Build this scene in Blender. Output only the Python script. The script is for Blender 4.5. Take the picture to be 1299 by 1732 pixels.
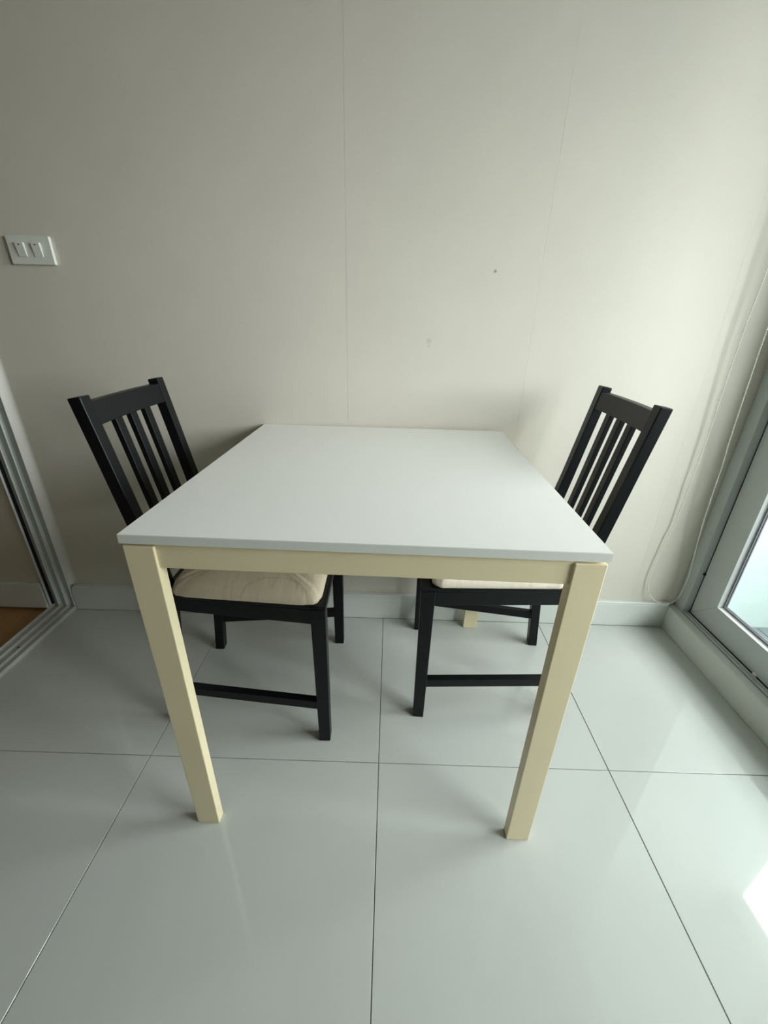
import bpy, bmesh, math, random
from mathutils import Vector, Matrix

# ------------------------------------------------------------------ scene, camera, light
for o in list(bpy.data.objects):
    bpy.data.objects.remove(o, do_unlink=True)
SC = bpy.context.scene
COL = SC.collection
random.seed(4)

SC.view_settings.view_transform = 'Standard'
SC.view_settings.look = 'None'
SC.view_settings.gamma = 1.0
SC.view_settings.use_curve_mapping = False
SC.view_settings.exposure = 0.0
SC.cycles.use_denoising = True
SC.cycles.max_bounces = 16
SC.cycles.diffuse_bounces = 10
SC.cycles.transparent_max_bounces = 16
SC.cycles.caustics_reflective = False
SC.cycles.caustics_refractive = False

YAW, PITCH, ROLL = 0.0078, -0.4317, -0.0253
cam_data = bpy.data.cameras.new('camera')
cam_data.sensor_fit = 'HORIZONTAL'
cam_data.sensor_width = 36.0
cam_data.lens = 700.28 * 36.0 / 1299.0
cam_data.clip_start = 0.02
cam = bpy.data.objects.new('camera', cam_data)
COL.objects.link(cam)
Rm = Matrix.Rotation(YAW, 3, 'Z') @ Matrix.Rotation(PITCH, 3, 'X') @ Matrix.Rotation(ROLL, 3, 'Y')
right, fwd, up = Rm.col[0], Rm.col[1], Rm.col[2]
cam.matrix_world = Matrix(((right.x, up.x, -fwd.x, 0.0030), (right.y, up.y, -fwd.y, -0.7077),
                           (right.z, up.z, -fwd.z, 1.0472), (0, 0, 0, 1)))
SC.camera = cam

SKY = 20.8
world = bpy.data.worlds.new('overcast_sky')
SC.world = world
world.use_nodes = True
wn, wl = world.node_tree.nodes, world.node_tree.links
wn.clear()
w_out = wn.new('ShaderNodeOutputWorld')
w_bg = wn.new('ShaderNodeBackground')
w_tc = wn.new('ShaderNodeTexCoord')
w_sep = wn.new('ShaderNodeSeparateXYZ')
w_map = wn.new('ShaderNodeMapRange')
w_map.inputs['From Min'].default_value = -0.12
w_map.inputs['From Max'].default_value = 0.06
w_mix = wn.new('ShaderNodeMix')
w_mix.data_type = 'RGBA'
w_mix.inputs['A'].default_value = (0.20, 0.20, 0.195, 1)      # hazy ground and city far below
w_mix.inputs['B'].default_value = (0.95, 0.985, 1.0, 1)        # bright overcast sky
wl.new(w_tc.outputs['Generated'], w_sep.inputs[0])
wl.new(w_sep.outputs['Z'], w_map.inputs['Value'])
wl.new(w_map.outputs['Result'], w_mix.inputs['Factor'])
wl.new(w_mix.outputs['Result'], w_bg.inputs['Color'])
w_bg.inputs['Strength'].default_value = SKY
wl.new(w_bg.outputs[0], w_out.inputs['Surface'])

# portal: only tells the renderer where daylight enters (the open side of the balcony)
pd = bpy.data.lights.new('balcony_daylight_portal', 'AREA')
pd.shape = 'RECTANGLE'
pd.size, pd.size_y = 2.6, 1.08
pd.cycles.is_portal = True
po = bpy.data.objects.new('balcony_daylight_portal', pd)
COL.objects.link(po)
po.location = (2.165, -0.70, 1.435)
po.rotation_euler = (math.radians(90), 0, math.radians(90))   # faces -x


# ------------------------------------------------------------------ materials
def mat(name, color, rough=0.5, spec=0.5, metal=0.0, noise=None, bump=None, coat=0.0):
    """noise=(scale, amount) tints the colour, bump=(scale, strength, distance)"""
    m = bpy.data.materials.new(name)
    m.use_nodes = True
    n, l = m.node_tree.nodes, m.node_tree.links
    b = n['Principled BSDF']
    b.inputs['Base Color'].default_value = (*color, 1)
    b.inputs['Roughness'].default_value = rough
    b.inputs['Specular IOR Level'].default_value = spec
    b.inputs['Metallic'].default_value = metal
    b.inputs['Coat Weight'].default_value = coat
    tc = n.new('ShaderNodeTexCoord')
    if noise:
        nt = n.new('ShaderNodeTexNoise')
        nt.inputs['Scale'].default_value = noise[0]
        nt.inputs['Detail'].default_value = 4
        l.new(tc.outputs['Object'], nt.inputs['Vector'])
        mr = n.new('ShaderNodeMapRange')
        mr.inputs['From Min'].default_value = 0.3
        mr.inputs['From Max'].default_value = 0.7
        mr.inputs['To Min'].default_value = 1 - noise[1]
        mr.inputs['To Max'].default_value = 1 + noise[1]
        l.new(nt.outputs['Fac'], mr.inputs['Value'])
        hsv = n.new('ShaderNodeHueSaturation')
        hsv.inputs['Color'].default_value = (*color, 1)
        l.new(mr.outputs['Result'], hsv.inputs['Value'])
        l.new(hsv.outputs['Color'], b.inputs['Base Color'])
    if bump:
        nb = n.new('ShaderNodeTexNoise')
        nb.inputs['Scale'].default_value = bump[0]
        nb.inputs['Detail'].default_value = 3
        l.new(tc.outputs['Object'], nb.inputs['Vector'])
        bp = n.new('ShaderNodeBump')
        bp.inputs['Strength'].default_value = bump[1]
        bp.inputs['Distance'].default_value = bump[2]
        l.new(nb.outputs['Fac'], bp.inputs['Height'])
        l.new(bp.outputs['Normal'], b.inputs['Normal'])
    return m


M = {}
M['tile'] = mat('polished_porcelain', (0.505, 0.525, 0.497), 0.035, 0.5, noise=(3.0, 0.02))
M['grout'] = mat('grey_grout', (0.25, 0.255, 0.24), 0.9, 0.2)
M['paper_back'] = mat('wall_plaster', (0.59, 0.565, 0.50), 0.9, 0.2)
M['paint'] = mat('white_wall_paint', (0.70, 0.68, 0.63), 0.8, 0.3, noise=(2, 0.02))
M['far_paint'] = mat('taupe_wall_paint', (0.58, 0.52, 0.43), 0.8, 0.3, noise=(2, 0.02))
M['ceiling'] = mat('white_ceiling_paint', (0.78, 0.77, 0.74), 0.85, 0.2)
M['skirting'] = mat('white_gloss_skirting', (0.66, 0.69, 0.655), 0.35, 0.5, noise=(5, 0.03))
M['alu'] = mat('grey_white_aluminium', (0.53, 0.575, 0.565), 0.38, 0.5, noise=(4, 0.02))
M['alu_bead_lit_fin'] = mat('white_aluminium_bead_lit_fin', (0.80, 0.83, 0.83), 0.3, 0.5)  # glazing beads; on the jamb fins the pale tone paints in edge light
M['gasket'] = mat('black_rubber_gasket', (0.012, 0.013, 0.02), 0.5, 0.4)
M['grey_gasket'] = mat('grey_rubber_gasket', (0.20, 0.20, 0.22), 0.5, 0.4)
M['white_plastic'] = mat('white_switch_plastic', (0.72, 0.74, 0.68), 0.3, 0.5)
M['dark_dot'] = mat('dark_indicator', (0.05, 0.05, 0.045), 0.5)
M['track'] = mat('satin_track_aluminium', (0.52, 0.53, 0.49), 0.35, 0.5, noise=(12, 0.05))
M['laminate'] = mat('white_laminate', (0.85, 0.845, 0.82), 0.33, 0.5, noise=(2.5, 0.012), bump=(900, 0.05, 0.0003))
M['laminate_edge'] = mat('white_edge_band', (0.76, 0.775, 0.72), 0.4, 0.5)
M['cream'] = mat('cream_powder_coat', (0.80, 0.70, 0.462), 0.42, 0.5, noise=(6, 0.02), bump=(700, 0.08, 0.0004))
M['black'] = mat('black_brown_stain', (0.0034, 0.0048, 0.0058), 0.38, 0.24, bump=(60, 0.05, 0.0006))
M['plug'] = mat('black_screw_plug', (0.003, 0.003, 0.003), 0.7, 0.2)
M['exterior'] = mat('white_exterior_render', (0.60, 0.685, 0.665), 0.9, 0.2, noise=(8, 0.02))
M['balcony_tile'] = mat('grey_balcony_tile', (0.20, 0.23, 0.24), 0.5, 0.4, noise=(9, 0.06))
M['balcony_grout'] = mat('pale_balcony_grout', (0.6, 0.62, 0.62), 0.9, 0.2)
M['chain'] = mat('ivory_plastic_bead', (0.86, 0.84, 0.74), 0.35, 0.5)
M['blind'] = mat('cream_blind_fabric', (0.66, 0.64, 0.58), 0.85, 0.2)


def wood_mat():
    m = bpy.data.materials.new('oak_laminate_floor')
    m.use_nodes = True
    n, l = m.node_tree.nodes, m.node_tree.links
    b = n['Principled BSDF']
    b.inputs['Roughness'].default_value = 0.35
    tc = n.new('ShaderNodeTexCoord')
    mp = n.new('ShaderNodeMapping')
    mp.inputs['Scale'].default_value = (14, 1.2, 1)
    nt = n.new('ShaderNodeTexNoise')
    nt.inputs['Scale'].default_value = 4
    nt.inputs['Detail'].default_value = 6
    cr = n.new('ShaderNodeValToRGB')
    cr.color_ramp.elements[0].color = (0.30, 0.155, 0.055, 1)
    cr.color_ramp.elements[1].color = (0.46, 0.26, 0.10, 1)
    l.new(tc.outputs['Object'], mp.inputs['Vector'])
    l.new(mp.outputs[0], nt.inputs['Vector'])
    l.new(nt.outputs['Fac'], cr.inputs['Fac'])
    l.new(cr.outputs['Color'], b.inputs['Base Color'])
    return m


M['wood'] = wood_mat()


def glass_mat():
    m = bpy.data.materials.new('window_glass')
    m.use_nodes = True
    n, l = m.node_tree.nodes, m.node_tree.links
    n.clear()
    out = n.new('ShaderNodeOutputMaterial')
    mix = n.new('ShaderNodeMixShader')
    tr = n.new('ShaderNodeBsdfTransparent')
    tr.inputs['Color'].default_value = (0.95, 0.965, 0.955, 1)
    gl = n.new('ShaderNodeBsdfGlossy')
    gl.inputs['Roughness'].default_value = 0.0
    lw = n.new('ShaderNodeLayerWeight')          # Schlick reflectance, same from both sides of the pane
    lw.inputs['Blend'].default_value = 0.5
    pw = n.new('ShaderNodeMath')
    pw.operation = 'POWER'
    pw.inputs[1].default_value = 5.0
    l.new(lw.outputs['Facing'], pw.inputs[0])
    ma = n.new('ShaderNodeMath')
    ma.operation = 'MULTIPLY_ADD'
    ma.inputs[1].default_value = 0.96
    ma.inputs[2].default_value = 0.04
    l.new(pw.outputs[0], ma.inputs[0])
    l.new(ma.outputs[0], mix.inputs['Fac'])
    l.new(tr.outputs[0], mix.inputs[1])
    l.new(gl.outputs[0], mix.inputs[2])
    l.new(mix.outputs[0], out.inputs['Surface'])
    return m


M['glass'] = glass_mat()


def wallpaper_mat():
    """fine woven beige wallpaper with two small smudges of its own"""
    m = bpy.data.materials.new('woven_beige_wallpaper')
    m.use_nodes = True
    n, l = m.node_tree.nodes, m.node_tree.links
    b = n['Principled BSDF']
    b.inputs['Roughness'].default_value = 0.75
    b.inputs['Specular IOR Level'].default_value = 0.25
    geo = n.new('ShaderNodeNewGeometry')
    base = n.new('ShaderNodeRGB')
    base.outputs[0].default_value = (0.655, 0.618, 0.545, 1)
    # broad, faint mottling
    nt = n.new('ShaderNodeTexNoise')
    nt.inputs['Scale'].default_value = 3.5
    nt.inputs['Detail'].default_value = 5
    l.new(geo.outputs['Position'], nt.inputs['Vector'])
    mr = n.new('ShaderNodeMapRange')
    mr.inputs['From Min'].default_value = 0.3
    mr.inputs['From Max'].default_value = 0.7
    mr.inputs['To Min'].default_value = 0.975
    mr.inputs['To Max'].default_value = 1.025
    l.new(nt.outputs['Fac'], mr.inputs['Value'])
    hsv = n.new('ShaderNodeHueSaturation')
    l.new(base.outputs[0], hsv.inputs['Color'])
    l.new(mr.outputs['Result'], hsv.inputs['Value'])
    col = hsv.outputs['Color']
    for (c, r, tint) in (((0.279, 0.597, 1.178), 0.0045, (0.34, 0.31, 0.23, 1)),
                         ((0.110, 0.597, 0.998), 0.009, (0.56, 0.53, 0.46, 1)),
                         ((0.112, 0.597, 0.984), 0.006, (0.585, 0.56, 0.49, 1))):
        nz = n.new('ShaderNodeTexNoise')
        nz.inputs['Scale'].default_value = 120
        l.new(geo.outputs['Position'], nz.inputs['Vector'])
        dist = n.new('ShaderNodeVectorMath')
        dist.operation = 'DISTANCE'
        dist.inputs[1].default_value = c
        l.new(geo.outputs['Position'], dist.inputs[0])
        add = n.new('ShaderNodeMath')
        add.operation = 'MULTIPLY_ADD'
        add.inputs[1].default_value = -r * 1.2
        l.new(nz.outputs['Fac'], add.inputs[0])
        l.new(dist.outputs['Value'], add.inputs[2])
        mk = n.new('ShaderNodeMapRange')
        mk.inputs['From Min'].default_value = 0.0
        mk.inputs['From Max'].default_value = r * 0.45
        mk.inputs['To Min'].default_value = 1.0
        mk.inputs['To Max'].default_value = 0.0
        l.new(add.outputs[0], mk.inputs['Value'])
        mx = n.new('ShaderNodeMix')
        mx.data_type = 'RGBA'
        mx.inputs['B'].default_value = tint
        l.new(mk.outputs['Result'], mx.inputs['Factor'])
        l.new(col, mx.inputs['A'])
        col = mx.outputs['Result']
    l.new(col, b.inputs['Base Color'])
    # weave: two crossed fine waves plus noise, as relief only
    heights = []
    for d in ('X', 'Z'):
        wv = n.new('ShaderNodeTexWave')
        wv.wave_type = 'BANDS'
        wv.bands_direction = d
        wv.inputs['Scale'].default_value = 170
        wv.inputs['Distortion'].default_value = 3.0
        wv.inputs['Detail'].default_value = 2
        l.new(geo.outputs['Position'], wv.inputs['Vector'])
        heights.append(wv.outputs['Fac'])
    ad = n.new('ShaderNodeMath')
    ad.operation = 'ADD'
    l.new(heights[0], ad.inputs[0])
    l.new(heights[1], ad.inputs[1])
    bp = n.new('ShaderNodeBump')
    bp.inputs['Strength'].default_value = 0.12
    bp.inputs['Distance'].default_value = 0.0006
    l.new(ad.outputs[0], bp.inputs['Height'])
    l.new(bp.outputs['Normal'], b.inputs['Normal'])
    return m


M['wallpaper'] = wallpaper_mat()


def cushion_mat(name, color, ring=None):
    """woven cotton with creases; ring=(centre xyz local, rx, ry) draws a dried water mark"""
    m = bpy.data.materials.new(name)
    m.use_nodes = True
    n, l = m.node_tree.nodes, m.node_tree.links
    b = n['Principled BSDF']
    b.inputs['Roughness'].default_value = 0.9
    b.inputs['Specular IOR Level'].default_value = 0.15
    b.inputs['Sheen Weight'].default_value = 0.15
    tc = n.new('ShaderNodeTexCoord')
    rgb = n.new('ShaderNodeRGB')
    rgb.outputs[0].default_value = (*color, 1)
    nt = n.new('ShaderNodeTexNoise')
    nt.inputs['Scale'].default_value = 9
    nt.inputs['Detail'].default_value = 5
    l.new(tc.outputs['Object'], nt.inputs['Vector'])
    mr = n.new('ShaderNodeMapRange')
    mr.inputs['From Min'].default_value = 0.3
    mr.inputs['From Max'].default_value = 0.7
    mr.inputs['To Min'].default_value = 0.93
    mr.inputs['To Max'].default_value = 1.05
    l.new(nt.outputs['Fac'], mr.inputs['Value'])
    hsv = n.new('ShaderNodeHueSaturation')
    l.new(rgb.outputs[0], hsv.inputs['Color'])
    l.new(mr.outputs['Result'], hsv.inputs['Value'])
    col = hsv.outputs['Color']
    if ring:
        c, r = ring
        wob = n.new('ShaderNodeTexNoise')
        wob.inputs['Scale'].default_value = 25
        l.new(tc.outputs['Object'], wob.inputs['Vector'])
        mp = n.new('ShaderNodeMapping')
        mp.inputs['Location'].default_value = (-c[0], -c[1], 0)
        mp.inputs['Scale'].default_value = (1, 1, 0)
        l.new(tc.outputs['Object'], mp.inputs['Vector'])
        ln = n.new('ShaderNodeVectorMath')
        ln.operation = 'LENGTH'
        l.new(mp.outputs[0], ln.inputs[0])
        ma = n.new('ShaderNodeMath')
        ma.operation = 'MULTIPLY_ADD'
        ma.inputs[1].default_value = 0.012
        l.new(wob.outputs['Fac'], ma.inputs[0])
        l.new(ln.outputs['Value'], ma.inputs[2])
        sb = n.new('ShaderNodeMath')
        sb.operation = 'SUBTRACT'
        sb.inputs[1].default_value = r
        l.new(ma.outputs[0], sb.inputs[0])
        ab = n.new('ShaderNodeMath')
        ab.operation = 'ABSOLUTE'
        l.new(sb.outputs[0], ab.inputs[0])
        mk = n.new('ShaderNodeMapRange')
        mk.inputs['From Min'].default_value = 0.0
        mk.inputs['From Max'].default_value = 0.0035
        mk.inputs['To Min'].default_value = 0.22
        mk.inputs['To Max'].default_value = 0.0
        l.new(ab.outputs[0], mk.inputs['Value'])
        mx = n.new('ShaderNodeMix')
        mx.data_type = 'RGBA'
        mx.inputs['B'].default_value = (0.16, 0.12, 0.07, 1)
        l.new(mk.outputs['Result'], mx.inputs['Factor'])
        l.new(col, mx.inputs['A'])
        col = mx.outputs['Result']
    l.new(col, b.inputs['Base Color'])
    cre = n.new('ShaderNodeTexNoise')
    cmap = n.new('ShaderNodeMapping')
    cmap.inputs['Scale'].default_value = (45, 14, 14)
    cmap.inputs['Rotation'].default_value = (0, 0, 0.5)
    l.new(tc.outputs['Object'], cmap.inputs['Vector'])
    cre.inputs['Scale'].default_value = 1.2
    cre.inputs['Detail'].default_value = 4
    l.new(cmap.outputs[0], cre.inputs['Vector'])
    bp = n.new('ShaderNodeBump')
    bp.inputs['Strength'].default_value = 0.5
    bp.inputs['Distance'].default_value = 0.004
    l.new(cre.outputs['Fac'], bp.inputs['Height'])
    l.new(bp.outputs['Normal'], b.inputs['Normal'])
    return m


# ------------------------------------------------------------------ helpers
def obj(name, bm, m, parent=None, smooth=False, kind=None):
    bmesh.ops.recalc_face_normals(bm, faces=bm.faces[:])
    me = bpy.data.meshes.new(name)
    bm.to_mesh(me)
    bm.free()
    me.materials.append(m)
    if smooth:
        for p in me.polygons:
            p.use_smooth = True
    o = bpy.data.objects.new(name, me)
    COL.objects.link(o)
    if parent:
        o.parent = parent
    if kind:
        o['kind'] = kind
    return o


def empty(name, loc=(0, 0, 0), rz=0.0, kind=None, parent=None):
    o = bpy.data.objects.new(name, None)
    o.empty_display_size = 0.1
    COL.objects.link(o)
    o.location = loc
    o.rotation_euler = (0, 0, rz)
    if kind:
        o['kind'] = kind
    if parent:
        o.parent = parent
    return o


def tag(o, label, cat, group=None):
    o['label'] = label
    o['category'] = cat
    if group:
        o['group'] = group
    return o


def bevel(bm, w, seg=2, edges=None):
    if w > 0:
        bmesh.ops.bevel(bm, geom=edges or bm.edges[:], offset=w, segments=seg, affect='EDGES', profile=0.5)
    return bm


def box(x0, x1, y0, y1, z0, z1, bv=0.0, seg=2):
    bm = bmesh.new()
    vs = [bm.verts.new((x, y, z)) for z in (z0, z1) for (x, y) in ((x0, y0), (x1, y0), (x1, y1), (x0, y1))]
    for f in ((0, 3, 2, 1), (4, 5, 6, 7), (0, 1, 5, 4), (1, 2, 6, 5), (2, 3, 7, 6), (3, 0, 4, 7)):
        bm.faces.new([vs[i] for i in f])
    return bevel(bm, bv, seg)


def hexa(bottom, top, bv=0.0, seg=2):
    """bottom, top: four points each, same order"""
    bm = bmesh.new()
    vs = [bm.verts.new(p) for p in list(bottom) + list(top)]
    for f in ((0, 3, 2, 1), (4, 5, 6, 7), (0, 1, 5, 4), (1, 2, 6, 5), (2, 3, 7, 6), (3, 0, 4, 7)):
        bm.faces.new([vs[i] for i in f])
    return bevel(bm, bv, seg)


def loft(rings, bv=0.0, seg=2):
    """closed rings of equal point count, capped"""
    bm = bmesh.new()
    R = [[bm.verts.new(p) for p in r] for r in rings]
    n = len(R[0])
    for a, b in zip(R[:-1], R[1:]):
        for i in range(n):
            bm.faces.new((a[i], a[(i + 1) % n], b[(i + 1) % n], b[i]))
    bm.faces.new(R[0][::-1])
    bm.faces.new(R[-1])
    if bv > 0:
        bmesh.ops.recalc_face_normals(bm, faces=bm.faces[:])
        sharp = [e for e in bm.edges if len(e.link_faces) == 2 and e.calc_face_angle(0) > 0.6]
        bevel(bm, bv, seg, sharp)
    return bm


def prism(poly, axis, a, b, bv=0.0, seg=2):
    """extrude a 2-D polygon along axis from a to b; poly is given in the other two axes (in x,y,z order)"""
    def p3(p, t):
        q = list(p)
        q.insert('xyz'.index(axis), t)
        return q
    return loft([[p3(p, a) for p in poly], [p3(p, b) for p in poly]], bv, seg)


def cyl(c, r, axis, h, n=20):
    poly = [(r * math.cos(2 * math.pi * i / n), r * math.sin(2 * math.pi * i / n)) for i in range(n)]
    ci = [c[i] for i in range(3) if i != 'xyz'.index(axis)]
    ca = c['xyz'.index(axis)]
    return prism([(ci[0] + p[0], ci[1] + p[1]) for p in poly], axis, ca, ca + h)


# ------------------------------------------------------------------ room constants
WALL_Y = 0.5975          # face of the wallpapered back wall
REAR_Y = -2.0          # the balcony ends here
ROOM_Y = -5.0          # the room goes on behind the photographer
KERB_X = 1.075           # face of the white kerb under the window
TRK0, TRK1 = -1.300, -1.198   # sliding door track
CEIL = 2.5

# ------------------------------------------------------------------ floor with its tiles
floor = obj('floor', box(TRK1, KERB_X + 0.03, ROOM_Y, WALL_Y + 0.02, -0.08, -0.0022), M['grout'], kind='structure')
GAP = 0.0019
xs = [TRK1 + 0.001, -0.5985, 0.0, 0.5985, KERB_X - 0.0005]
ys = [0.5795] + [-0.5985 * k for k in range(9)] + [ROOM_Y]
for j in range(len(ys) - 1):
    for i in range(len(xs) - 1):
        t = obj('tile', box(xs[i] + GAP / 2, xs[i + 1] - GAP / 2, ys[j + 1] + GAP / 2, ys[j] - GAP / 2, -0.010, 0.0,
                            0.0006, 1), M['tile'], floor)

# ------------------------------------------------------------------ back wall and its wallpaper drops
wall_back = obj('wall_back', box(-4.2, KERB_X + 0.032, WALL_Y + 0.0012, WALL_Y + 0.16, -0.08, CEIL), M['paper_back'],
                kind='structure')
seams = [TRK1 + 0.002, -0.6590, -0.1277, 0.4045, 0.936, KERB_X + 0.032]


def seam_gap(x):
    return 0.00004 if x > 0.9 else 0.00009 if x > 0 else 0.00016


for a, b in zip(seams[:-1], seams[1:]):
    obj('wallpaper_strip', box(a + seam_gap(a), b - seam_gap(b), WALL_Y, WALL_Y + 0.0013, 0.0, CEIL, 0.0001, 1), M['wallpaper'],
        wall_back)
obj('wallpaper_strip', box(-4.2, TRK0 - 0.006, WALL_Y, WALL_Y + 0.0013, 0.0, CEIL), M['wallpaper'], wall_back)


def skirting(x0, x1, round_left):
    """front elevation with an eased top edge and, at the door, a rounded upper corner"""
    h, th = 0.108, 0.017
    r = 0.026
    prof = [(x0, 0.0), (x1, 0.0), (x1, h)]
    if round_left:
        prof += [(x0 + r + r * math.cos(a), h - r + r * math.sin(a)) for a in
                 [math.radians(90 + 15 * k) for k in range(7)]]
    else:
        prof += [(x0, h)]
    bm = loft([[(p[0], WALL_Y - 0.0005, p[1]) for p in prof], [(p[0], WALL_Y - th, p[1]) for p in prof]])
    front = [e for e in bm.edges if all(v.co.y < WALL_Y - th + 1e-5 for v in e.verts)
             and not all(v.co.z < 1e-4 for v in e.verts)]
    return bevel(bm, 0.004, 3, front)


o = obj('baseboard_back', skirting(TRK1 + 0.003, KERB_X + 0.002, True), M['skirting'], kind='structure')
# thin raised bead that runs along the top of the skirting
obj('bead', box(TRK1 + 0.035, KERB_X, WALL_Y - 0.0185, WALL_Y - 0.015, 0.094, 0.0965, 0.0009, 2), M['skirting'], o)
obj('baseboard_far', skirting(-4.2, TRK0 - 0.008, False), M['skirting'], kind='structure')

# cove of filler between wallpaper and door jamb, catches the window light
cove = [(TRK1 - 0.002, WALL_Y + 0.0), (TRK1 - 0.002, WALL_Y - 0.0185)]
for k in range(0, 13):
    t = k / 12
    cove.append((TRK1 - 0.0005 + 0.026 * t, WALL_Y - 0.0182 * (1 - t) ** 2.3 - 0.0002))
obj('trim_2', prism(cove, 'z', 0.109, CEIL), M['paint'], smooth=False, kind='structure')

# ------------------------------------------------------------------ sliding door jamb and track on the left
door = empty('door_1', (-1.25, WALL_Y, 0), kind='structure')


def child(parent, o):
    o.parent = parent
    o.matrix_parent_inverse = Matrix.Translation(-Vector(parent.location)) if parent.type == 'EMPTY' else Matrix.Identity(4)
    return o


jamb = child(door, obj('jamb', box(TRK0 + 0.002, TRK1 - 0.002, WALL_Y - 0.003, WALL_Y + 0.0012, 0.014, 2.12), M['alu']))
for fx, th, dp in ((-1.2965, 0.0022, 0.018), (-1.2635, 0.003, 0.017), (-1.2320, 0.003, 0.017), (-1.2005, 0.003, 0.017)):
    obj('fin', box(fx - th / 2, fx + th / 2, WALL_Y - dp, WALL_Y - 0.002, 0.014, 2.12, 0.0006, 1), M['alu_bead_lit_fin'], jamb)  # paler than the jamb: light on the fin edges put into the colour
obj('seal', box(-1.2945, -1.2890, WALL_Y - 0.011, WALL_Y - 0.002, 0.016, 2.12), M['gasket'], jamb)
obj('screw', cyl((-1.2450, WALL_Y - 0.0045, 0.168), 0.0028, 'y', 0.002, 12), M['dark_dot'], jamb)
track = child(door, obj('track', box(TRK0 + 0.004, TRK1 + 0.001, ROOM_Y, WALL_Y - 0.001, -0.01, 0.0045, 0.0008, 1), M['track']))
for rx in (-1.2925, -1.2610, -1.2290, -1.2005):
    obj('rail', box(rx - 0.0022, rx + 0.0022, ROOM_Y, WALL_Y - 0.002, 0.0, 0.0135, 0.0012, 2), M['track'], track)
obj('screw', cyl((-1.2445, 0.363, 0.0042), 0.004, 'z', 0.0014, 12), M['dark_dot'], track)

# the room beyond the track
obj('floor_far', box(-4.2, TRK0 + 0.004, ROOM_Y, WALL_Y + 0.01, -0.08, -0.012), M['wood'], kind='structure')
obj('wall_far', box(-4.35, -4.2, ROOM_Y, WALL_Y + 0.16, -0.08, CEIL), M['far_paint'], kind='structure')
obj('wall_left', box(TRK0, TRK1, ROOM_Y, WALL_Y, 2.12, CEIL), M['paint'], kind='structure')
obj('wall_rear', box(-4.35, 1.30, ROOM_Y - 0.15, ROOM_Y, -0.08, CEIL), M['far_paint'], kind='structure')
obj('ceiling', box(-4.35, 1.30, ROOM_Y - 0.15, WALL_Y + 0.16, CEIL, CEIL + 0.12), M['ceiling'], kind='structure')

# ------------------------------------------------------------------ window wall on the right
WIN_Y0, WIN_Y1 = -1.02, 0.551     # clear opening between jambs
FX = KERB_X + 0.032               # room face of the aluminium frame
HEAD = 2.20
# kerb with an eased lip
obj('trim_1', box(KERB_X, FX + 0.105, ROOM_Y, WALL_Y - 0.0005, -0.08, 0.0935, 0.0045, 3), M['skirting'], kind='structure')
obj('wall_right', box(FX, FX + 0.15, ROOM_Y, WIN_Y0 - 0.05, 0.0935, CEIL), M['paint'], kind='structure')
obj('wall_header', box(FX, FX + 0.15, WIN_Y0 - 0.05, WALL_Y + 0.16, HEAD + 0.05, CEIL), M['paint'], kind='structure')

win = empty('window_1', (FX, WIN_Y1, 0.0935), kind='structure')


def wchild(o):
    o.parent = win
    o.matrix_parent_inverse = Matrix.Translation(-Vector(win.location))
    return o


frame = wchild(obj('frame', box(FX, FX + 0.10, WIN_Y1, WALL_Y + 0.0, 0.0935, HEAD + 0.05, 0.0018, 2), M['alu']))
obj('frame_post', box(FX, FX + 0.10, WIN_Y0 - 0.05, WIN_Y0, 0.0935, HEAD + 0.05, 0.0018, 2), M['alu'], frame)
obj('frame_head', box(FX, FX + 0.10, WIN_Y0, WIN_Y1, HEAD, HEAD + 0.05, 0.0018, 2), M['alu'], frame)
for rx in (FX + 0.0015, FX + 0.0125):
    obj('track_rib', box(rx, rx + 0.0075, WIN_Y0, WIN_Y1, 0.0930, 0.0990, 0.0008, 1), M['alu'], frame)
obj('groove_shade', box(FX - 0.0002, FX + 0.022, WIN_Y0, WIN_Y1, 0.0930, 0.0938), M['gasket'], frame)  # flat black sheet under the ribs, puts the groove shade into colour
obj('seal', box(FX + 0.026, FX + 0.045, WIN_Y1 - 0.0045, WIN_Y1 + 0.001, 0.0935, HEAD), M['gasket'], frame)
obj('bottom_seal', box(FX + 0.0235, FX + 0.045, WIN_Y0, WIN_Y1, 0.0930, 0.0983), M['gasket'], frame)


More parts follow.
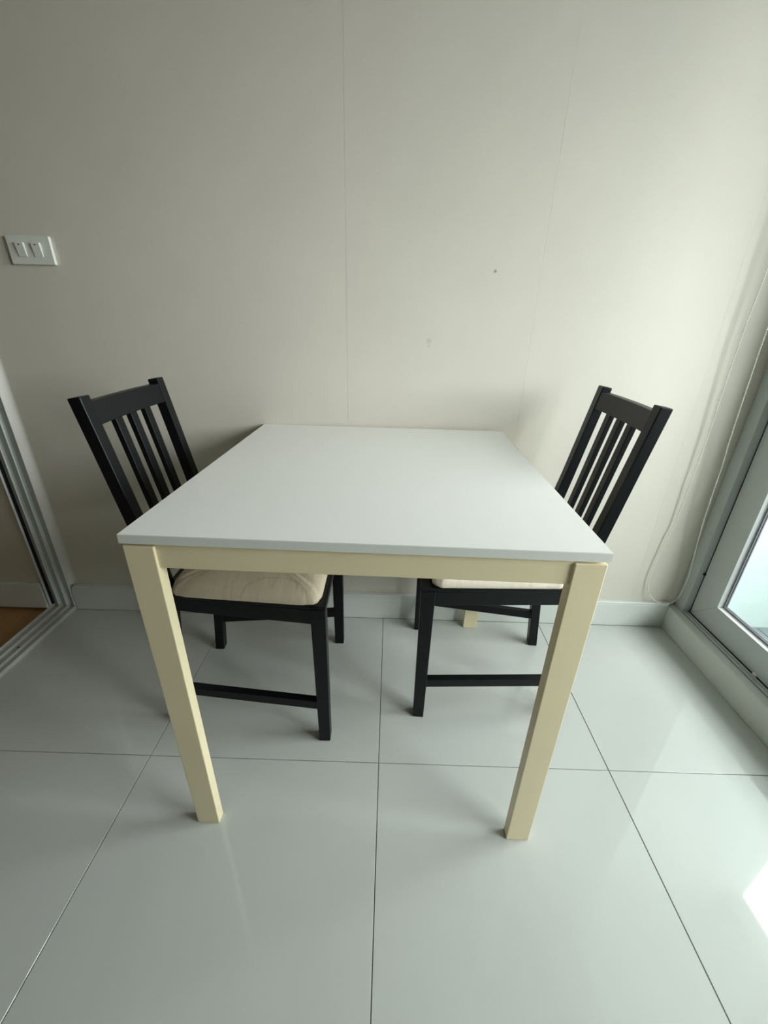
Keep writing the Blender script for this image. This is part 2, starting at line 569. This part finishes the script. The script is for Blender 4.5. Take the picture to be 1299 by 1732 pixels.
def sash(y0, y1, x, z0, z1, sw=0.093):
    """mitred aluminium sash lying in the plane x, with sloping glazing beads, gasket and pane"""
    t = 0.036
    s = wchild(obj('sash', box(x + 0.018, x + 0.022, y0 + sw - 0.006, y1 - sw + 0.006, z0 + sw - 0.006, z1 - sw + 0.006), M['glass']))
    g = 0.0004
    O = [(y0, z0), (y1, z0), (y1, z1), (y0, z1)]
    I = [(y0 + sw, z0 + sw), (y1 - sw, z0 + sw), (y1 - sw, z1 - sw), (y0 + sw, z1 - sw)]
    bw = 0.0045
    B = [(y0 + sw + bw, z0 + sw + bw), (y1 - sw - bw, z0 + sw + bw), (y1 - sw - bw, z1 - sw - bw), (y0 + sw + bw, z1 - sw - bw)]
    gw = 0.005
    Gk = [(y0 + sw + bw + gw, z0 + sw + bw + gw), (y1 - sw - bw - gw, z0 + sw + bw + gw),
          (y1 - sw - bw - gw, z1 - sw - bw - gw), (y0 + sw + bw + gw, z1 - sw - bw - gw)]
    names = ['bottom_rail', 'stile', 'top_rail', 'stile']
    for k in range(4):
        a, b = k, (k + 1) % 4
        dy, dz = (O[b][0] - O[a][0]), (O[b][1] - O[a][1])
        ln = math.hypot(dy, dz)
        ey, ez = dy / ln * g, dz / ln * g

        def P(pt, sgn, X):
            return (X, pt[0] + sgn * ey, pt[1] + sgn * ez)
        q = [(O[a], 1), (O[b], -1), (I[b], -1), (I[a], 1)]
        obj(names[k], hexa([P(p, sg, x) for p, sg in q], [P(p, sg, x + t) for p, sg in q], 0.0007, 1), M['alu'], s)
        # sloping bead on the room side and its twin outside
        for X0, X1 in ((x + 0.0005, x + 0.0150), (x + t - 0.0005, x + 0.0250)):
            q2 = [(I[a], 1), (I[b], -1), (B[b], -1), (B[a], 1)]
            front = [P(I[a], 1, X0), P(I[b], -1, X0), P(B[b], -1, X1 - 0.0), P(B[a], 1, X1)]
            back = [P(I[a], 1, x + 0.0195), P(I[b], -1, x + 0.0195), P(B[b], -1, x + 0.0195), P(B[a], 1, x + 0.0195)]
            obj('glazing_bead', hexa(front, back), M['alu_bead_lit_fin'], s)
        for X0, X1 in ((x + 0.0145, x + 0.0185), (x + 0.0215, x + 0.0255)):
            q3 = [(B[a], 1), (B[b], -1), (Gk[b], -1), (Gk[a], 1)]
            obj('gasket', hexa([P(p, sg, X0) for p, sg in q3], [P(p, sg, X1) for p, sg in q3]), M['grey_gasket'], s)
    return s


sash(-0.283, WIN_Y1 - 0.0045, FX + 0.025, 0.0985, HEAD - 0.004)
sash(WIN_Y0 + 0.002, -0.190, FX + 0.064, 0.0985, HEAD - 0.004)
obj('bumper', box(FX + 0.0195, FX + 0.026, WIN_Y1 - 0.007, WIN_Y1 + 0.0005, 0.258, 0.266, 0.001, 1), M["gasket"], frame)
obj('roller_guide', box(FX + 0.0205, FX + 0.0265, 0.2385, 0.2535, 0.0975, 0.1045, 0.001, 1), M['alu_bead_lit_fin'], frame)

# ------------------------------------------------------------------ balcony outside
BX0, BX1 = FX + 0.105, 2.16
obj('wall_balcony', box(FX + 0.0, BX1, WALL_Y + 0.0005, WALL_Y + 0.16, -0.2, 2.6), M['exterior'], kind='structure')
obj('wall_balcony_far', box(BX0 + 0.05, BX1, REAR_Y - 0.15, REAR_Y, -0.2, 2.6), M['exterior'], kind='structure')
obj('ceiling_balcony', box(BX0 + 0.05, BX1, REAR_Y, WALL_Y, 2.45, 2.6), M['exterior'], kind='structure')
obj('trim_3', box(BX1 - 0.10, BX1, REAR_Y, WALL_Y, 1.97, 2.45), M['exterior'], kind='structure')
obj('wall_added_parapet', box(BX1 - 0.10, BX1, REAR_Y, WALL_Y, -0.003, 0.90, 0.006, 2), M['exterior'], kind='structure')  # unseen parapet, added to keep low sky light off the lower wall
bfloor = obj('floor_balcony', box(BX0, BX1, REAR_Y, WALL_Y, -0.2, -0.003), M['balcony_grout'], kind='structure')
bx = [BX0 + 0.002, 1.452, 1.752, 2.052, BX1]
by = [WALL_Y - 0.001 - 0.3 * k for k in range(9)]
for i in range(len(bx) - 1):
    for j in range(len(by) - 1):
        obj('tile', box(bx[i] + 0.002, bx[i + 1] - 0.002, by[j + 1] + 0.002, by[j] - 0.002, -0.01, 0.0, 0.0008, 1),
            M['balcony_tile'], bfloor)

# ------------------------------------------------------------------ light switch on the back wall
sw = tag(empty('light_switch', (-0.9825, WALL_Y, 1.166)),
         'white double light switch plate on the dim left side of the papered wall', 'light switch')
obj('plate', box(-0.0595, 0.0595, -0.009, 0.0, 0.0, 0.067, 0.0022, 3), M['white_plastic'], sw)
for cx in (-0.0225, 0.0215):
    # tilted rocker: top pressed in, bottom proud
    rk = obj('rocker', hexa([(cx - 0.0115, -0.0085, 0.018), (cx + 0.0115, -0.0085, 0.018),
                             (cx + 0.0115, -0.0085, 0.051), (cx - 0.0115, -0.0085, 0.051)],
                            [(cx - 0.0115, -0.0105, 0.018), (cx + 0.0115, -0.0105, 0.018),
                             (cx + 0.0115, -0.0155, 0.051), (cx - 0.0115, -0.0155, 0.051)], 0.0006, 1),
             M['white_plastic'], sw)
    obj('indicator', cyl((cx, -0.0156, 0.0462), 0.0017, 'y', 0.001, 12), M['dark_dot'], rk)

# ------------------------------------------------------------------ table
T, D, H = 0.750, 0.7520, 0.7425
TA = -0.0193
table = tag(empty('dining_table', (-0.4088, -0.155, 0), TA),
            'square dining table with white top and cream legs, pushed against the wall', 'table')
TOP_T = 0.0160
top = obj('tabletop', box(0, T, 0, D, H - TOP_T, H, 0.0004, 1), M['laminate'], table)
top['label'] = 'white laminate tabletop'
for (a, b, c, d) in ((0.0, T, -0.0005, 0.0006), (0.0, T, D - 0.0006, D + 0.0005), (-0.0005, 0.0006, 0.0, D), (T - 0.0006, T + 0.0005, 0.0, D)):
    obj('edge_band', box(a, b, c, d, H - TOP_T + 0.0002, H - 0.0012), M['laminate_edge'], top)
LW, LD, IN = 0.0495, 0.0228, 0.0015
LTOP = H - TOP_T - 0.0055
for x0 in (IN, T - IN - LW):
    for y0 in (IN, D - IN - 0.0185 - LD):
        obj('leg', box(x0, x0 + LW, y0, y0 + LD, 0.0, LTOP, 0.0018, 3), M['cream'], table)
AZ0, AZ1 = 0.6805, H - TOP_T - 0.0015
AR = 0.0060
obj('apron', box(IN + LW - 0.001, T - IN - LW + 0.001, AR, AR + 0.016, AZ0, AZ1, 0.0010, 2), M['cream'], table)
obj('apron', box(IN + LW - 0.001, T - IN - LW + 0.001, D - 0.037, D - 0.021, AZ0, AZ1, 0.0010, 2), M['cream'], table)
obj('apron', box(IN + 0.006, IN + 0.022, IN + LD - 0.001, D - IN - 0.0185 - LD + 0.001, AZ0, AZ1, 0.0010, 2), M['cream'], table)
obj('apron', box(T - IN - 0.022, T - IN - 0.006, IN + LD - 0.001, D - IN - 0.0185 - LD + 0.001, AZ0, AZ1, 0.0010, 2), M['cream'], table)

# ------------------------------------------------------------------ chairs
# chair frame: u = backwards (local +x), v = sideways (local y), origin on the floor under the front edge
HF, HR, LT = 0.2037, 0.1625, 0.031
SEAT_Z = 0.4495
ZT = 0.8978


def post_u(z):
    """rear face of the bent back post"""
    pts = [(0.0, 0.440), (0.15, 0.4265), (0.30, 0.4125), (0.42, 0.4025), (0.48, 0.4045), (0.55, 0.418), (0.65, 0.4372), (0.78, 0.4613), (ZT, 0.484)]
    for (z0, u0), (z1, u1) in zip(pts[:-1], pts[1:]):
        if z <= z1:
            return u0 + (u1 - u0) * (z - z0) / (z1 - z0)
    return pts[-1][1]


def post_t(z):
    return 0.029 + 0.004 * max(0, 1 - abs(z - 0.43) / 0.2) - 0.0035 * max(0, (z - 0.5) / 0.4)


def make_chair():
    c = empty('dining_chair', (0, 0, 0))
    for s in (-1, 1):
        # front leg, slightly tapered to the floor
        a0, a1 = s * HF, s * (HF - LT)
        lg = obj('leg', hexa([(0.000, a0, 0), (LT - 0.001, a0, 0), (LT - 0.001, a1, 0), (0.000, a1, 0)],
                             [(-0.002, a0, SEAT_Z - 0.0075), (0.034, a0, SEAT_Z - 0.0075), (0.034, a1, SEAT_Z - 0.0075), (-0.002, a1, SEAT_Z - 0.0075)],
                             0.0022, 2), M['black'], c)
        obj('screw_cap', cyl((0.013, a0 + s * 0.0003 - (0.001 if s > 0 else 0), 0.419), 0.0028, 'y', 0.001, 12), M['plug'], lg)
        # back post: foot to top in one bent piece
        rings = []
        for z in (0.0, 0.15, 0.30, 0.40, 0.43, 0.46, 0.50, 0.55, 0.65, 0.78, ZT):
            u, t = post_u(z), post_t(z)
            dz = 0.004 if z == ZT else 0.0
            rings.append([(u - t, s * (HR - 0.0306), z + dz), (u, s * (HR - 0.0306), z), (u, s * HR, z), (u - t, s * HR, z + dz)])
        bp_ = obj('back_post', loft(rings, 0.0022, 2), M['black'], c)
        obj('screw_cap', cyl((post_u(0.866) - 0.011, s * (HR - 0.0007) - (0.0 if s > 0 else 0.0003), 0.866), 0.0022, 'y', 0.001, 12), M['plug'], bp_)
        # side apron
        f0, r0 = s * (HF - 0.0025), s * (HR - 0.002)
        th = s * 0.018
        u0, u1 = 0.028, 0.385
        obj('side_apron', hexa([(u0, f0, 0.3985), (u1, r0, 0.3985), (u1, r0 - th, 0.3985), (u0, f0 - th, 0.3985)],
                               [(u0, f0, SEAT_Z - 0.0095), (u1, r0, SEAT_Z - 0.0095), (u1, r0 - th, SEAT_Z - 0.0095), (u0, f0 - th, SEAT_Z - 0.0095)],
                               0.0015, 2), M['black'], c)
        # low side stretcher
        f0, r0 = s * (HF - 0.006), s * (HR - 0.005)
        th = s * 0.020
        u0, u1 = 0.027, 0.4055
        obj('stretcher', hexa([(u0, f0, 0.114), (u1, r0, 0.114), (u1, r0 - th, 0.114), (u0, f0 - th, 0.114)],
                              [(u0, f0, 0.141), (u1, r0, 0.141), (u1, r0 - th, 0.141), (u0, f0 - th, 0.141)], 0.0015, 2), M['black'], c)
    obj('front_apron', box(0.004, 0.022, -(HF - LT + 0.002), HF - LT + 0.002, 0.3985, SEAT_Z - 0.0095, 0.0015, 2), M['black'], c)
    obj('rear_apron', box(0.376, 0.392, -(HR - 0.029), HR - 0.029, 0.400, SEAT_Z - 0.0095, 0.0015, 2), M['black'], c)
    # seat board, trapezoid with notches for the posts
    z0, z1 = SEAT_Z - 0.010, SEAT_Z
    hf, hr = HF + 0.0, HR + 0.003
    nu, nv = 0.366, HR - 0.0325
    hn = HF + (HR + 0.003 - HF) * (nu / 0.385)
    out = [(-0.003, -hf), (nu, -hn), (nu, -nv), (0.398, -nv), (0.398, nv), (nu, nv), (nu, hn), (-0.003, hf)]
    obj('seat', prism(out, 'z', z0, z1, 0.0030, 3), M['black'], c)
    # curved top rail
    rings = []
    for k in range(13):
        v = -0.1335 + 0.267 * k / 12
        bow = 0.006 * (1 - (v / 0.1335) ** 2)
        arch = 0.0
        ua, ub = post_u(0.842) - 0.0065 + bow, post_u(0.888) - 0.0065 + bow
        rings.append([(ua - 0.018, v, 0.842), (ua, v, 0.842), (ub, v, 0.888 + arch), (ub - 0.018, v, 0.888 + arch)])
    obj('top_rail', loft(rings, 0.0018, 2), M['black'], c)
    rings = []
    for k in range(13):
        v = -0.1335 + 0.267 * k / 12
        bow = 0.006 * (1 - (v / 0.1335) ** 2)
        ua, ub = post_u(0.520) - 0.004 + bow, post_u(0.555) - 0.004 + bow
        rings.append([(ua - 0.018, v, 0.520), (ua, v, 0.520), (ub, v, 0.555), (ub - 0.018, v, 0.555)])
    obj('lower_rail', loft(rings, 0.0018, 2), M['black'], c)
    for v in (-0.0595, 0.0, 0.0595):
        bow = 0.005 * (1 - (v / 0.1335) ** 2)
        rings = []
        for z in (0.548, 0.65, 0.75, 0.848):
            u = post_u(z) - 0.0075 + bow
            rings.append([(u - 0.013, v - 0.0128, z), (u, v - 0.0128, z), (u, v + 0.0128, z), (u - 0.013, v + 0.0128, z)])
        obj('slat', loft(rings, 0.0018, 2), M['black'], c)
    return c


def dup(root):
    r = root.copy()
    COL.objects.link(r)
    for ch in list(root.children):
        k = ch.copy()
        COL.objects.link(k)
        k.parent = r
        for g in list(ch.children):
            q = g.copy()
            COL.objects.link(q)
            q.parent = k
    return r


LPOSE = (-0.136, 0.2607, 0.0107)
RPOSE = (0.1075, 0.3463, -0.0581)
chair_r = make_chair()
chair_l = dup(chair_r)
chair_r.location = (RPOSE[0], RPOSE[1], 0)
chair_r.rotation_euler = (0, 0, RPOSE[2])
chair_l.location = (LPOSE[0], LPOSE[1], 0)
chair_l.rotation_euler = (0, 0, LPOSE[2] + math.pi)
tag(chair_r, 'black wooden slat-back chair tucked under the table on the window side', 'chair', 'black chairs at the table')
tag(chair_l, 'black wooden slat-back chair tucked under the table on the light switch side', 'chair', 'black chairs at the table')


def cushion(m, u0, u1, hf, hr, seed, thick=0.042, loc=(0, 0), dv=0.0):
    """trapezoid pad: soft domed top, round side, gathered corners"""
    rnd = random.Random(seed)
    bm = bmesh.new()
    NS = 64
    cu = (u0 + u1) / 2

    def outline(t, inset):
        # superellipse mapped on the trapezoid
        a = 2 * math.pi * t
        ca, sa = math.cos(a), math.sin(a)
        e = 2 / 13.0
        p = math.copysign(abs(ca) ** e, ca)
        q = math.copysign(abs(sa) ** e, sa)
        k = (p + 1) / 2
        hw = hf + (hr - hf) * k - inset
        return (u0 + inset + (u1 - u0 - 2 * inset) * k, q * hw + dv)
    levels = []
    # side profile: (inset, z)
    side = [(0.005, 0.0), (0.0015, 0.002), (0.0, 0.007), (0.0, 0.015), (0.003, 0.024), (0.009, 0.032), (0.018, 0.038)]
    tops = [(0.034, 0.0415), (0.06, 0.044), (0.10, 0.0455), (0.14, 0.046)]
    wob = [rnd.uniform(-1, 1) for _ in range(40)]

    def wv(t, f, ph):
        return math.sin(2 * math.pi * (f * t + ph))
    for (ins, z) in side + tops:
        ring = []
        for i in range(NS):
            t = i / NS
            w = 0.0007 * wv(t, 9, wob[0]) + 0.0005 * wv(t, 17, wob[1])
            zz = z * thick / 0.046
            if z > 0.02:
                zz += 0.0008 * wv(t, 7, wob[2]) + 0.0006 * wv(t, 13, wob[3])
            x, y = outline(t, ins + w)
            ring.append(bm.verts.new((x, y, zz)))
        levels.append(ring)
    for a, b in zip(levels[:-1], levels[1:]):
        for i in range(NS):
            bm.faces.new((a[i], a[(i + 1) % NS], b[(i + 1) % NS], b[i]))
    c0 = bm.verts.new((cu, dv, 0.0))
    c1 = bm.verts.new((cu, dv, 0.0463 * thick / 0.046))
    for i in range(NS):
        bm.faces.new((levels[0][(i + 1) % NS], levels[0][i], c0))
        bm.faces.new((levels[-1][i], levels[-1][(i + 1) % NS], c1))
    return bm


MC_L = cushion_mat('stained_cream_cotton', (0.64, 0.55, 0.415), ring=((0.117, 0.225), 0.088))
MC_R = cushion_mat('cream_cotton', (0.76, 0.69, 0.57))
cl = obj('seat_cushion', cushion(MC_L, 0.009, 0.3685, 0.2030, 0.1780, 3), MC_L, smooth=True)
cl.location = (LPOSE[0], LPOSE[1], SEAT_Z + 0.0003)
cl.rotation_euler = (0, 0, LPOSE[2] + math.pi)
tag(cl, 'beige seat cushion with a ring-shaped stain, on the chair nearer the light switch', 'cushion', 'beige seat cushions')
cr = obj('seat_cushion', cushion(MC_R, 0.022, 0.3675, 0.2025, 0.1700, 8, 0.040), MC_R, smooth=True)
cr.location = (RPOSE[0], RPOSE[1], SEAT_Z + 0.0003)
cr.rotation_euler = (0, 0, RPOSE[2])
tag(cr, 'clean beige seat cushion on the chair nearer the window', 'cushion', 'beige seat cushions')

# ------------------------------------------------------------------ roller blind with its bead chain
pts = [(0.9905, 0.560, 2.262), (0.9900, 0.562, 1.85), (0.9890, 0.566, 1.5), (0.9884, 0.572, 1.1969), (0.9865, 0.575, 1.0145), (0.9945, 0.580, 0.7598), (0.9945, 0.582, 0.6318),
       (0.9935, 0.5865, 0.4401), (0.9860, 0.5875, 0.3916), (0.9786, 0.5885, 0.3127), (0.9725, 0.5885, 0.2378), (0.9790, 0.5860, 0.1695), (1.0047, 0.5770, 0.1290),
       (1.0420, 0.5700, 0.1150), (1.0700, 0.5665, 0.1250), (1.0870, 0.5640, 0.1624), (1.0875, 0.5610, 0.2468), (1.0740, 0.5590, 0.3574), (1.0613, 0.5570, 0.4876),
       (1.0520, 0.5550, 0.673), (1.0455, 0.5545, 0.7411), (1.0360, 0.5530, 0.9251), (1.0310, 0.5520, 1.06), (1.0280, 0.5500, 1.5), (1.0300, 0.5490, 1.9), (1.0305, 0.5485, 2.262)]


def catmull(p, n=40):
    P = [Vector(q) for q in p]
    P = [2 * P[0] - P[1]] + P + [2 * P[-1] - P[-2]]
    out = []
    for i in range(1, len(P) - 2):
        for k in range(n):
            t = k / n
            a, b, c, d = P[i - 1:i + 3]
            out.append(0.5 * ((2 * b) + (c - a) * t + (2 * a - 5 * b + 4 * c - d) * t * t + (3 * b - a - 3 * c + d) * t ** 3))
    out.append(P[-2])
    return out


curve = catmull(pts)
blind = tag(empty('roller_blind', (1.01, 0.555, 2.262)),
            'ivory bead chain loop of a roller blind hanging between wall and window', 'blind')


def bchild(o, parent=blind):
    o.parent = parent
    if parent is blind:
        o.matrix_parent_inverse = Matrix.Translation(-Vector(blind.location))
    return o


def tube(path, r, n=6):
    rings = []
    for i, p in enumerate(path):
        d = (path[min(i + 1, len(path) - 1)] - path[max(i - 1, 0)]).normalized()
        a = d.cross(Vector((0, 1, 0)))
        a = a.normalized() if a.length > 1e-6 else Vector((1, 0, 0))
        b = d.cross(a).normalized()
        rings.append([p + r * (math.cos(2 * math.pi * k / n) * a + math.sin(2 * math.pi * k / n) * b) for k in range(n)])
    return loft(rings)


cord = bchild(obj('chain_cord', tube(curve[::4], 0.0009), M['chain'], smooth=True))
cord['label'] = 'ivory pull cord'
bm = bmesh.new()
step, acc = 0.0064, 0.0
ico = bmesh.new()
bmesh.ops.create_icosphere(ico, subdivisions=1, radius=0.0024)
ivs = [v.co.copy() for v in ico.verts]
ifs = [[v.index for v in f.verts] for f in ico.faces]
ico.free()
last = curve[0]
for p in curve[1:]:
    seg = (p - last).length
    while acc + seg >= step:
        t = (step - acc) / seg
        last = last.lerp(p, t)
        seg = (p - last).length
        acc = 0.0
        vs = [bm.verts.new(last + v) for v in ivs]
        for f in ifs:
            bm.faces.new([vs[i] for i in f])
    acc += seg
    last = p
beads = bchild(obj('chain_beads', bm, M['chain'], smooth=True, kind='stuff'))
bchild(obj('fabric_roll', cyl((1.0105, WIN_Y0, 2.285), 0.026, 'y', WIN_Y1 - 0.012 - WIN_Y0, 32), M['blind'], smooth=False))
bchild(obj('chain_wheel', cyl((1.0105, WIN_Y1 - 0.012, 2.285), 0.024, 'y', 0.030, 24), M['white_plastic']))
bchild(obj('bracket', box(0.982, FX + 0.002, 0.5690, 0.5725, 2.25, 2.325, 0.001, 1), M['white_plastic']))
bchild(obj('bracket', box(0.982, FX + 0.002, WIN_Y0 - 0.004, WIN_Y0, 2.25, 2.325, 0.001, 1), M['white_plastic']))
